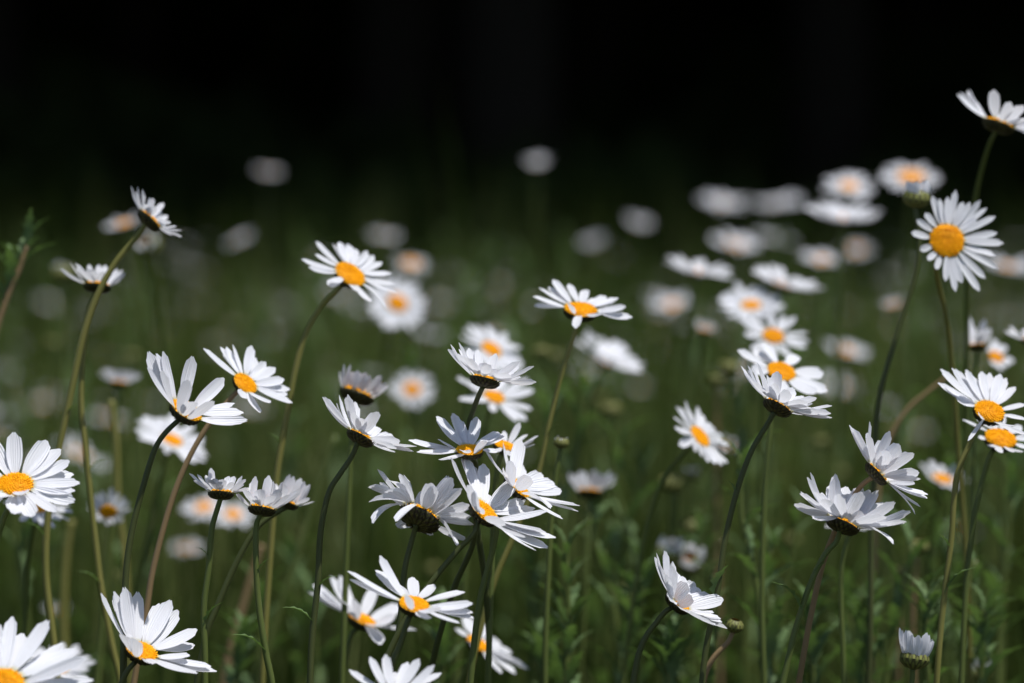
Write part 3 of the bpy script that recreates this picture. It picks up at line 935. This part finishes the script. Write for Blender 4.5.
# ------------------------------------------------------------------ softer daisies in front of and behind the plane of focus
soft = [
    ('blurred daisy facing forward right beside the bowed-stem bloom', (397, 304), 1.86, (0.28, 0.5, 0.82), 33, 10.5, (22, 6, 0, 0, 7)),
    ('blurred brownish daisy high behind the forward facing blurred bloom', (411, 264), 2.3, (0.2, 0.9, 0.4), 20, 8.5, (18, 0, 0, 0, 12)),
    ('blurred daisy with orange disc above the black-cupped bloom', (491, 350), 1.60, (0.45, 0.68, 0.56), 37, 11, (22, 5, 0, 0, 7)),
    ('blurred daisy under the black-cupped bloom, petals splayed left and right', (494, 398), 1.50, (0.3, 0.82, 0.48), 46, 11, (13, 10, 0, 0, 10)),
    ('blurred daisy bowl tilted right below the level orange-disc bloom', (606, 362), 1.70, (0.42, 0.85, 0.25), 42, 11, (26, 30, 0, 0, 8)),
    ('small blurred daisy with pale orange disc above the away-facing bloom', (412, 390), 1.9, (0.05, 0.6, 0.8), 24, 9, (20, 4, 0, 0, 8)),
    ('blurred cup shaped daisy on a leafy stem right of the cluster', (590, 492), 1.56, (0.06, 0.98, -0.2), 36, 13, (22, 58, 0, 0, 8)),
    ('softly blurred daisy with tilted orange disc at centre right', (699, 437), 1.44, (0.66, 0.58, 0.46), 41, 13, (22, 8, 0, 0, 8)),
    ('tiny blurred white bloom touching the tilted-disc daisy at centre right', (727, 446), 1.9, (0.3, 0.8, 0.5), 14, 5, (12, 20, 0, 0, 8)),
    ('blurred daisy with small disc above the wide petalled bloom', (773, 337), 1.56, (0.1, 0.72, 0.68), 36, 11, (14, 12, 0, 0, 9)),
    ('blurred daisy above left of the stacked right-centre blooms', (751, 306), 1.68, (-0.05, 0.86, 0.48), 36, 10.5, (22, 8, 0, 0, 7)),
    ('blurred flat topped daisy seen from the side at right of centre', (784, 286), 1.70, (0.28, 0.94, 0.14), 41, 12, (26, 22, 0, 0, 7)),
    ('blurred flat daisy seen from the side, left of the right-hand group', (697, 273), 1.76, (0.16, 0.97, 0.14), 35, 10, (26, 22, 0, 0, 7)),
    ('round blurred closed daisy below the flat blooms at right of centre', (705, 330), 1.8, (0.2, 0.95, 0.1), 17, 7, (14, 62, 0, 0, 8)),
    ('bright blurred flat daisy seen side-on near the top right', (843, 220), 1.84, (0.08, 0.98, 0.16), 42, 12, (28, 24, 0, 0, 7)),
    ('blurred daisy with faint disc at the top edge of the right-hand group', (849, 187), 1.98, (0.0, 0.86, 0.5), 28, 9, (22, 5, 0, 0, 7)),
    ('blurred daisy with visible orange disc near the top right bud', (911, 178), 1.95, (0.02, 0.86, 0.5), 32, 14, (22, 3, 0, 0, 7)),
    ('small blurred cream closed daisy left of the dark bud stem', (893, 306), 1.95, (-0.2, 0.95, 0.1), 17, 7, (14, 50, 0, 0, 8)),
    ('blurred daisy at right behind the olive stems, petals upright', (942, 480), 1.58, (0.15, 0.85, 0.4), 30, 10, (12, 25, 0, 0, 10)),
    ('cup shaped daisy cut off by the right edge above the overlapping pair', (1031, 338), 1.48, (-0.2, 0.96, 0.0), 30, 11, (16, 45, 0, 0, 8)),
    ('blurred daisy with orange disc behind the cupped bloom stem at left', (172, 441), 1.56, (0.38, 0.82, 0.42), 41, 11, (20, 6, 0, 0, 8)),
    ('daisy with orange disc peeping from behind the big left-edge bloom', (37, 507), 1.42, (0.25, 0.86, 0.42), 36, 12, (20, 6, 0, 0, 8)),
    ('nodding withered daisy with swept back petals between the left stems', (108, 511), 1.50, (0.05, -0.62, 0.78), 26, 9, (16, -35, 0, 0, 9)),
    ('tiny side-on blurred daisy between the two left stems and the cupped bloom', (119, 383), 1.64, (0.1, 0.97, -0.15), 26, 9, (20, 48, 0, 0, 8)),
    ('blurred daisy behind the small cup shaped bloom at left', (204, 508), 1.85, (-0.1, 0.85, 0.5), 24, 9, (20, 5, 0, 0, 8)),
    ('blurred daisy with orange glow below the bluish pair at left', (233, 515), 1.8, (0.1, 0.85, 0.5), 24, 9, (20, 5, 0, 0, 8)),
    ('faint blurred daisy low between the reddish stem and the green stem', (187, 549), 2.2, (0.0, 0.95, 0.3), 19, 6, (18, 10, 0, 0, 8)),
    ('faint white bloom low down beside the left olive stem', (57, 612), 1.9, (0.1, 0.95, 0.1), 16, 6, (14, 45, 0, 0, 8)),
    ('large faint blurred daisy behind the two left stems', (80, 455), 2.2, (0.5, 0.85, 0.1), 34, 10, (18, 15, 0, 0, 10)),
    ('blurred daisy right behind the corner bloom at bottom left', (58, 668), 1.46, (0.15, 0.85, 0.45), 38, 11, (18, 12, 0, 0, 8)),
    ('blurred daisy behind the tall bloom at upper left, tilted left', (124, 225), 1.95, (-0.25, 0.9, 0.25), 22, 8, (18, 18, 0, 0, 8)),
    ('blurred pale daisy high up in the dark at left of centre', (268, 172), 3.0, (0.1, 0.985, 0.14), 15, 5, (20, 4, 0, 0, 8)),
    ('dim blurred daisy left of the bowed-stem bloom', (239, 240), 2.8, (-0.4, 0.9, 0.2), 16, 5, (20, 4, 0, 0, 8)),
    ('dim blurred daisy directly above right of the bowed-stem bloom', (384, 237), 2.8, (0.1, 0.98, 0.16), 16, 6, (20, 10, 0, 0, 8)),
    ('lone blurred pinkish white daisy against the black wood at top centre', (537, 165), 2.7, (0.0, 0.98, 0.15), 16, 6, (16, 38, 0, 0, 8)),
    ('pale blurred bloom right of top centre, the higher of two ovals', (638, 226), 2.9, (0.2, 0.97, 0.1), 17, 6, (18, 40, 0, 0, 8)),
    ('pale blurred bloom right of top centre, the lower of two ovals', (594, 246), 2.9, (-0.2, 0.97, 0.1), 17, 6, (18, 50, 0, 0, 8)),
    ('pale blurred daisy left end of the bright row at top right', (724, 205), 2.7, (0.1, 0.97, 0.2), 28, 8, (20, 12, 0, 0, 8)),
    ('pale blurred daisy in the middle of the dim row at top right', (778, 205), 2.8, (-0.1, 0.98, 0.15), 27, 8, (20, 12, 0, 0, 8)),
    ('dim blurred daisy low behind the flat blooms at right of centre', (775, 240), 3.0, (0.2, 0.97, 0.15), 22, 7, (20, 15, 0, 0, 8)),
    ('brownish dim blurred bloom under the bright flat daisy at top right', (856, 250), 2.9, (0.0, 0.9, 0.4), 17, 8, (18, 5, 0, 0, 8)),
    ('dim blurred daisy above the left flat bloom of the right-hand group', (735, 246), 2.4, (0.15, 0.95, 0.3), 27, 8, (20, 15, 0, 0, 8)),
    ('blurred daisy just right of the side-on flat bloom at right of centre', (822, 262), 2.2, (0.1, 0.96, 0.25), 26, 8, (20, 18, 0, 0, 8)),
    ('pale blurred daisy under the left flat bloom of the right-hand group', (672, 306), 2.3, (-0.1, 0.95, 0.3), 25, 8, (20, 18, 0, 0, 8)),
    ('blurred daisy partly behind the round viewer-facing daisy, at its right', (1008, 268), 2.2, (0.1, 0.95, 0.25), 27, 8, (20, 18, 0, 0, 8)),
    ('blurred daisy low between the dark curved stem and the stacked blooms', (845, 352), 2.2, (0.2, 0.93, 0.3), 25, 8, (20, 18, 0, 0, 8)),
    ('dim blurred daisy behind the cup shaped bloom on the leafy stem', (660, 300), 2.9, (0.2, 0.97, 0.1), 18, 6, (18, 15, 0, 0, 8)),
]
for (lab, c, Z, n, R, rd, par) in soft:
    if Z >= 2.65:
        rd *= 0.7
    daisy(lab, c, Z, n, R, rd, None, None, None, par, wf=.34)


# ------------------------------------------------------------------ buds
def bud(label, c, Z, n, rpx, stem=None, petals=0, plen=1.2, stem_mat=None, mat=None, wk=1.0, flare=0.0):
    r = random.Random(int(c[0] * 7 + c[1]))
    nw = cv(*Vector(n).normalized()).normalized()
    S = Z / FPX
    cw = P(c[0], c[1], Z)
    rw = rpx * S
    attach = cw - nw * rw * 0.6
    if stem:
        pts = [attach] + [P(a, bb, Z) for a, bb in stem]
    else:
        pts = [attach, attach - nw * 0.02 - Vector((0, 0, 0.02))]
    last = pts[-1]
    g = Vector((last.x + r.uniform(-.03, .03), last.y + r.uniform(-.02, .03), 0))
    pts += [(last + g) / 2, g]
    root = thing('daisy_bud', label, 'flower bud', g)
    stem_object(root, pts, 0.0011, 0.0016, stem_mat)
    X, Y, Zx = frame(nw)
    rot = Matrix((X, Y, Zx)).transposed().to_4x4()
    tm = Matrix.Translation(cw - root.location)
    link('bracts', BUDS[0], root, tm @ rot @ Matrix.Scale(rw, 4))
    link('disc', DISCS[2], root, tm @ rot @ Matrix.Diagonal((rw * .62, rw * .62, rw * 1.1, 1)))
    for i in range(petals):
        az = 2 * math.pi * (i + r.uniform(-.2, .2)) / petals
        rad = X * math.cos(az) + Y * math.sin(az)
        B = cw + rad * rw * 0.78 + nw * rw * 0.1
        T = cw + rad * rw * (flare + r.uniform(0.5, 1.1)) + nw * rw * plen * r.uniform(0.8, 1.2)
        vt, fc, uv = petal_data(B - root.location, T - root.location, nw, rad, rw * 0.55 * wk, 0.12, r.uniform(-.3, .3), i + 900)
        link('petal', make_mesh('petal', vt, fc, M_PETAL, uvs=uv), root)
    return root


def bud_mesh():
    prof = [(0.14, -0.62), (0.5, -0.5), (0.85, -0.2), (1.0, 0.15), (0.92, 0.5), (0.68, 0.78), (0.5, 0.86)]
    r = random.Random(8)
    seg = 24
    verts, faces, tone = [], [], []
    for (rr, z) in prof:
        for k in range(seg):
            an = 2 * math.pi * k / seg
            verts.append(Vector((rr * math.cos(an), rr * math.sin(an), z)))
            tone.append(.5)
    for a in range(len(prof) - 1):
        for k in range(seg):
            k2 = (k + 1) % seg
            faces.append((a * seg + k, a * seg + k2, (a + 1) * seg + k2, (a + 1) * seg + k))
    for row in range(4):
        cnt = 13
        for k in range(cnt):
            an0 = 2 * math.pi * (k + .5 * (row % 2)) / cnt
            b0 = len(verts)
            for j in range(4):
                t = min(0.99, 0.12 + row * 0.19 + j * 0.11) * (len(prof) - 1)
                i = int(t)
                q = t - i
                rr = prof[i][0] * (1 - q) + prof[i + 1][0] * q
                z = prof[i][1] * (1 - q) + prof[i + 1][1] * q
                w = math.pi / cnt * (1.0, 1.05, .8, .15)[j]
                for u in (-1, 0, 1):
                    l = .09 - .02 * row - .05 * abs(u) + .03
                    verts.append(Vector(((rr + l) * math.cos(an0 + w * u), (rr + l) * math.sin(an0 + w * u), z)))
                    tone.append(.95 if u else (.9 if j == 3 else .1))
            for j in range(3):
                for u in range(2):
                    a = b0 + j * 3 + u
                    faces.append((a, a + 1, a + 4, a + 3))
    return make_mesh('bud_scales', verts, faces, M_BUD, tone=tone)


BUDS = [bud_mesh()]
bud('small green bud with a cream tip beside the tall stem right of the cluster', (561, 444), 1.37, (.1, .98, .1), 7.5, [(558, 462), (553, 500), (548, 580), (545, 690)], 6, .9)
bud('opening bud with white tip left of the round viewer-facing daisy', (916, 200), 1.40, (.1, .98, .15), 13, [(916, 215), (919, 240), (916, 272), (897, 334), (881, 390), (876, 425), (872, 520), (868, 690)], 12, 1.4, M_STEM_DARK, wk=1.5)
bud('half closed daisy bud with ragged white petals at the lower right', (914, 661), 1.30, (.15, .97, -.1), 14, [(912, 682), (908, 700)], 16, 1.9, wk=1.35, flare=.4)
bud('dark green scaly bud on a thin bent stalk right of the arching stem', (734, 627), 1.32, (.2, .95, .2), 9, [(728, 642), (712, 660), (702, 690)], 0, 1, M_STEM_RED)
bud('blurred yellow green bud, upper left of the pair at centre right', (671, 485), 1.7, (0, 1, .1), 12, None, 0, 1.0)
bud('small blurred pale bud under the tilted-disc daisy', (691, 476), 1.75, (.1, 1, .1), 8, None, 8, 1.0)
bud('blurred yellow green bud below the paler pair at centre right', (692, 528), 1.7, (0, 1, .2), 11, None, 0, .95)
bud('blurred half open bud with pale petals behind the low right facing daisy', (669, 556), 1.6, (.1, .9, .3), 13, None, 12, 1.3)
bud('round white blurred half open bud beside the low right facing daisy', (687, 565), 1.62, (.1, .8, .6), 15, None, 14, 1.3)
bud('blurred olive bud below the level orange-disc daisy', (611, 411), 1.85, (0, 1, .1), 10, None, 0, .95)
bud('blurred yellowish bud beneath the tall bloom at upper left', (149, 246), 1.75, (-.2, .6, .7), 13, None, 12, 1.1)
bud('dim blurred bud left of the small side-on daisy at upper left', (63, 275), 1.85, (0, 1, .1), 11, None, 8, 1.0)
bud('spent brown and orange flower head below the many petalled bloom', (918, 548), 1.55, (.1, .95, .1), 10, None, 0, 1, M_STEM_RED)
bud('small blurred reddish spent head left of the brown and orange one', (900, 573), 1.6, (0, 1, .1), 7, None, 0, 1, M_STEM_RED)
bud('blurred cream bud at the bottom edge near the right corner', (979, 674), 1.6, (0, 1, .1), 11, None, 10, 1.1)
bud('dark red blurred bud under the round closed daisy at right of centre', (717, 381), 1.75, (0, 1, .1), 8, None, 0, 1, M_STEM_RED)
bud('green blurred bud beside the dark red one at right of centre', (729, 369), 1.75, (0, 1, .1), 10, None, 0, 1)
bud('dark spent head on a brown stalk at bottom centre', (487, 590), 1.34, (0, 1, .1), 6, [(487, 610), (489, 640), (488, 690)], 0, 1, M_STEM_RED)


# ------------------------------------------------------------------ leafy shoots and dry stalks between the daisies
def shoot(label, pts, Z, nleaf, ll, seed, group=None, up=(0.7, 1.5), mat=None):
    r = random.Random(seed)
    path_pts = [P(a, bb, Z) for a, bb in pts]
    last = path_pts[-1]
    g = Vector((last.x + r.uniform(-.03, .03), last.y + r.uniform(-.02, .02), 0))
    path_pts += [(last + g) / 2, g]
    root = thing('leafy_shoot', label, 'plant', g, group)
    st, path = stem_object(root, path_pts, 0.0012, 0.0019, mat or M_STEM)
    for i in range(nleaf):
        t = (i / nleaf) ** 1.2
        p = path[int(t * (len(path) - 1) * 0.8)]
        an = i * 2.4 + r.uniform(-.4, .4)
        d = Vector((math.cos(an), math.sin(an) * 0.8, r.uniform(*up))).normalized()
        L = ll * r.uniform(0.6, 1.15) * (0.65 + 0.5 * t)
        v, fc = leaf_data(p - root.location, d, Vector((0.1, 0.2, 1)), L, L * 0.15, seed * 31 + i, droop=r.uniform(.05, .4))
        link('leaf', make_mesh('leaf', v, fc, M_LEAF), root)
    return root


shoot('pale leafy shoot tip against the dark at the left edge', [(27, 246), (18, 272), (6, 300), (-8, 350)], 1.46, 20, .034, 1, up=(1.0, 2.4), mat=M_STEM_RED)
shoot('leafy green shoot rising just right of the long leaning dark stem', [(742, 455), (742, 520), (757, 590), (765, 690)], 1.44, 13, .038, 2)
shoot('leafy shoot under the blurred cup shaped bloom right of the cluster', [(590, 505), (597, 550), (612, 600), (620, 690)], 1.57, 14, .040, 3)
shoot('bushy leafy shoot left of the dark arching stem', [(645, 575), (640, 610), (640, 690)], 1.52, 14, .040, 4)
shoot('branching leafy shoot below the many petalled bloom', [(912, 545), (903, 600), (893, 640), (885, 690)], 1.50, 12, .044, 5)
shoot('leafy shoot at the right edge below the overlapping daisies', [(1014, 470), (1006, 550), (1000, 620), (998, 690)], 1.56, 12, .046, 6)
shoot('slim leafy shoot right of the sharp right facing daisy', [(800, 500), (792, 560), (780, 620), (772, 690)], 1.6, 11, .038, 7)
shoot('leafy shoot close beside the small arching-stem daisy', [(712, 575), (716, 620), (712, 690)], 1.46, 10, .030, 8)
shoot('dim leafy shoot between the cluster and the cup shaped bloom', [(530, 560), (535, 620), (530, 690)], 1.75, 12, .045, 9)
shoot('leafy shoot low between the low bloom and the away-facing bloom stem', [(290, 560), (296, 620), (300, 690)], 1.75, 11, .042, 10)
shoot('leafy shoot left of the reddish stem at lower left', [(120, 560), (118, 620), (112, 690)], 1.75, 11, .042, 12)
shoot('leafy shoot by the olive stems at lower right', [(975, 560), (972, 620), (968, 690)], 1.48, 9, .035, 13)
shoot('tall leafy shoot rising left of the wide petalled bloom', [(735, 395), (738, 440), (745, 520), (748, 690)], 1.72, 14, .036, 14)
shoot('leafy shoot at the lower right beneath the half hidden bloom', [(845, 590), (850, 640), (852, 690)], 1.66, 11, .044, 15)


for (px, py, Z, lab) in [
        (566, 548, 1.50, 'feathery leafy shoot just left of the leafy stemmed blurred cup'),
        (628, 590, 1.62, 'feathery pale shoot between the blurred cup and the arching stem'),
        (672, 640, 1.48, 'low feathery shoot under the small right facing daisy'),
        (700, 530, 1.78, 'dim feathery shoot beside the blurred yellow green buds'),
        (812, 600, 1.52, 'feathery shoot beside the reddish stem of the right leaning daisy'),
        (868, 600, 1.58, 'feathery shoot between the two stems under the many petalled bloom'),
        (928, 600, 1.46, 'feathery shoot behind the half closed bud'),
        (985, 610, 1.50, 'feathery shoot right of the olive stems near the lower right corner'),
        (770, 545, 1.62, 'feathery shoot under the wide petalled daisy stem'),
        (540, 640, 1.58, 'low feathery shoot in the dark gap at bottom centre'),
        (445, 610, 1.56, 'feathery shoot amid the stems of the central cluster'),
        (240, 640, 1.60, 'feathery shoot low between the bluish pair stems')]:
    r_ = random.Random(int(px))
    shoot(lab, [(px, py), (px + r_.uniform(-4, 4), (py + 690) / 2), (px + r_.uniform(-8, 8), 690)], 1.285 + (Z - 1.285) * .7, 26, .034, int(px))


def stalk(label, pts, Z, mat, r0=0.0012):
    p = [P(a, bb, Z) for a, bb in pts]
    g = Vector((p[-1].x, p[-1].y, 0))
    p += [(p[-1] + g) / 2, g]
    root = thing('dry_stalk', label, 'stalk', g)
    stem_object(root, p, r0, r0 * 1.3, mat)


stalk('blurred reddish brown stalk leaning between the bluish pair and the bowed stem', [(262, 545), (252, 575), (238, 625), (224, 685)], 1.62, M_STEM_RED, .0018)
stalk('blurred red stalk leaning left below the round viewer-facing daisy', [(948, 376), (930, 390), (907, 410), (889, 440), (880, 480), (872, 690)], 1.52, M_STEM_RED, .0010)
stalk('pale blurred stalk behind the left olive stems', [(72, 520), (66, 560), (64, 620), (66, 690)], 1.62, M_STEM_OLIVE, .0018)
stalk('green blurred stalk leaning left of the away-facing bloom stem', [(336, 436), (318, 490), (298, 555), (277, 618), (260, 690)], 1.62, M_STEM, .0016)
stalk('thin olive stalk right of the two left stems', [(111, 400), (116, 440), (118, 500), (125, 560), (130, 690)], 1.55, M_STEM_OLIVE, .0015)

# ------------------------------------------------------------------ far daisies, small and blurred, copied from a few plants
def far_proto(seed):
    r = random.Random(seed)
    H = r.uniform(.36, .48)
    n = Vector((r.uniform(-.1, .4), r.uniform(-.25, .2), 1)).normalized()
    c = Vector((n.x * .03, n.y * .03, H))
    R, rd = .0225, .0060
    verts, faces, uvs, fm, tone = [], [], [], [], []

    def add(v, fc, uv, mi, tn):
        b0 = len(verts)
        verts.extend(v)
        faces.extend(tuple(i + b0 for i in q) for q in fc)
        uvs.extend(uv if uv else [(0.5, 0.5)] * len(v))
        fm.extend([mi] * len(fc))
        tone.extend(tn if tn else [.5] * len(v))
    X, Y, _ = frame(n)
    cnt = r.randint(17, 22)
    e0 = r.uniform(0, 30)
    for k in range(cnt):
        az = 2 * math.pi * (k + r.uniform(-.25, .25)) / cnt
        rad = X * math.cos(az) + Y * math.sin(az)
        el = math.radians(e0 + r.gauss(0, 7))
        T = c + rad * (rd + (R - rd) * math.cos(el)) + n * (R - rd) * math.sin(el)
        v, fc, uv = petal_data(c + rad * rd * .9, T, n, rad, .0052, .07, r.uniform(-.2, .2), k, 5, 6)
        add(v, fc, uv, 0, None)
    dm = DISCS[1]
    q = Matrix((X, Y, n)).transposed()
    add([c + q @ (v.co * rd) for v in dm.vertices], [tuple(p.vertices) for p in dm.polygons], None, 1, [.6] * len(dm.vertices))
    bm_ = BRACTS[0]
    add([c + q @ (v.co * rd) for v in bm_.vertices], [tuple(p.vertices) for p in bm_.polygons], None, 2, [.6] * len(bm_.vertices))
    path = catmull([c - n * rd * .6, c - n * .03 - Vector((0, 0, .01)), Vector((0.01, 0, H * .5)), Vector((0, 0, 0))], 4)
    v, fc = tube_data(path, [.0014] * len(path), 6)
    add(v, fc, None, 3, None)
    return make_mesh('far_daisy', verts, faces, [M_PETAL, M_DISC, M_BRACT, M_STEM], uvs=uvs, tone=tone, fmat=fm)


far_meshes = [far_proto(s) for s in range(300, 307)]
fr = random.Random(41)
for i in range(160):
    y = 2.5 + 6.0 * fr.random() ** 0.9
    half = 0.185 * y + 0.35
    x = half * (1 - 2 * fr.random() ** 1.25)
    o = link('far_daisy', far_meshes[i % 7])
    o.location = (x, y, 0)
    o.rotation_euler.z = fr.uniform(-.7, .7)
    s = fr.uniform(.85, 1.1)
    zs = fr.uniform(.55, .88)
    o.scale = (s, s, zs)
    o['label'] = 'tiny far daisy melting into pale blur across the meadow behind'
    o['category'] = 'flower'
    o['group'] = 'far daisies scattered over the meadow'

for i in range(125):
    y = 4.2 + 5.2 * fr.random()
    half = 0.185 * y + 0.35
    o = link('far_daisy', far_meshes[i % 7])
    o.location = (half * (1 - 2 * fr.random() ** 1.5), y, 0)
    o.rotation_euler.z = fr.uniform(-.7, .7)
    s = fr.uniform(.65, .95)
    o.scale = (s, s, fr.uniform(.58, .95))
    o['label'] = 'tiny far daisy melting into pale blur across the meadow behind'
    o['category'] = 'flower'
    o['group'] = 'far daisies scattered over the meadow'

for i in range(32):
    y = 1.75 + 1.7 * fr.random()
    q = bud('small blurred green bud among the leaves behind the sharp daisies', (fr.uniform(10, 1014), fr.uniform(330, 600)), y, (fr.uniform(-.2, .3), 1, .1), .0048 * FPX / y, None, 0, 1)
    q['group'] = 'small green buds behind the sharp daisies'

for i in range(50):
    y = 2.6 + 2.2 * fr.random()
    px = fr.uniform(-40, 1064)
    py = HORIZON + (CAM_H - fr.uniform(.32, .50)) * FPX / y
    shoot('blurred green leafy shoot standing in the grass behind the sharp daisies',
          [(px, py), (px + fr.uniform(-8, 8), py + 40), (px + fr.uniform(-14, 14), py + 90)], y, 10, .05, 800 + i, 'leafy shoots in the grass behind')

# leafy shoots further back, blurred to soft green streaks
for i in range(110):
    y = 1.6 + 2.6 * fr.random() ** 1.2
    px = fr.uniform(-40, 1064)
    hgt = fr.uniform(.27, .45)
    py = HORIZON + (CAM_H - hgt) * FPX / y
    shoot('blurred green leafy shoot standing in the grass behind the sharp daisies',
          [(px, py), (px + fr.uniform(-8, 8), py + 40), (px + fr.uniform(-14, 14), py + 90)], y, 8, .045, 500 + i, 'leafy shoots in the grass behind')
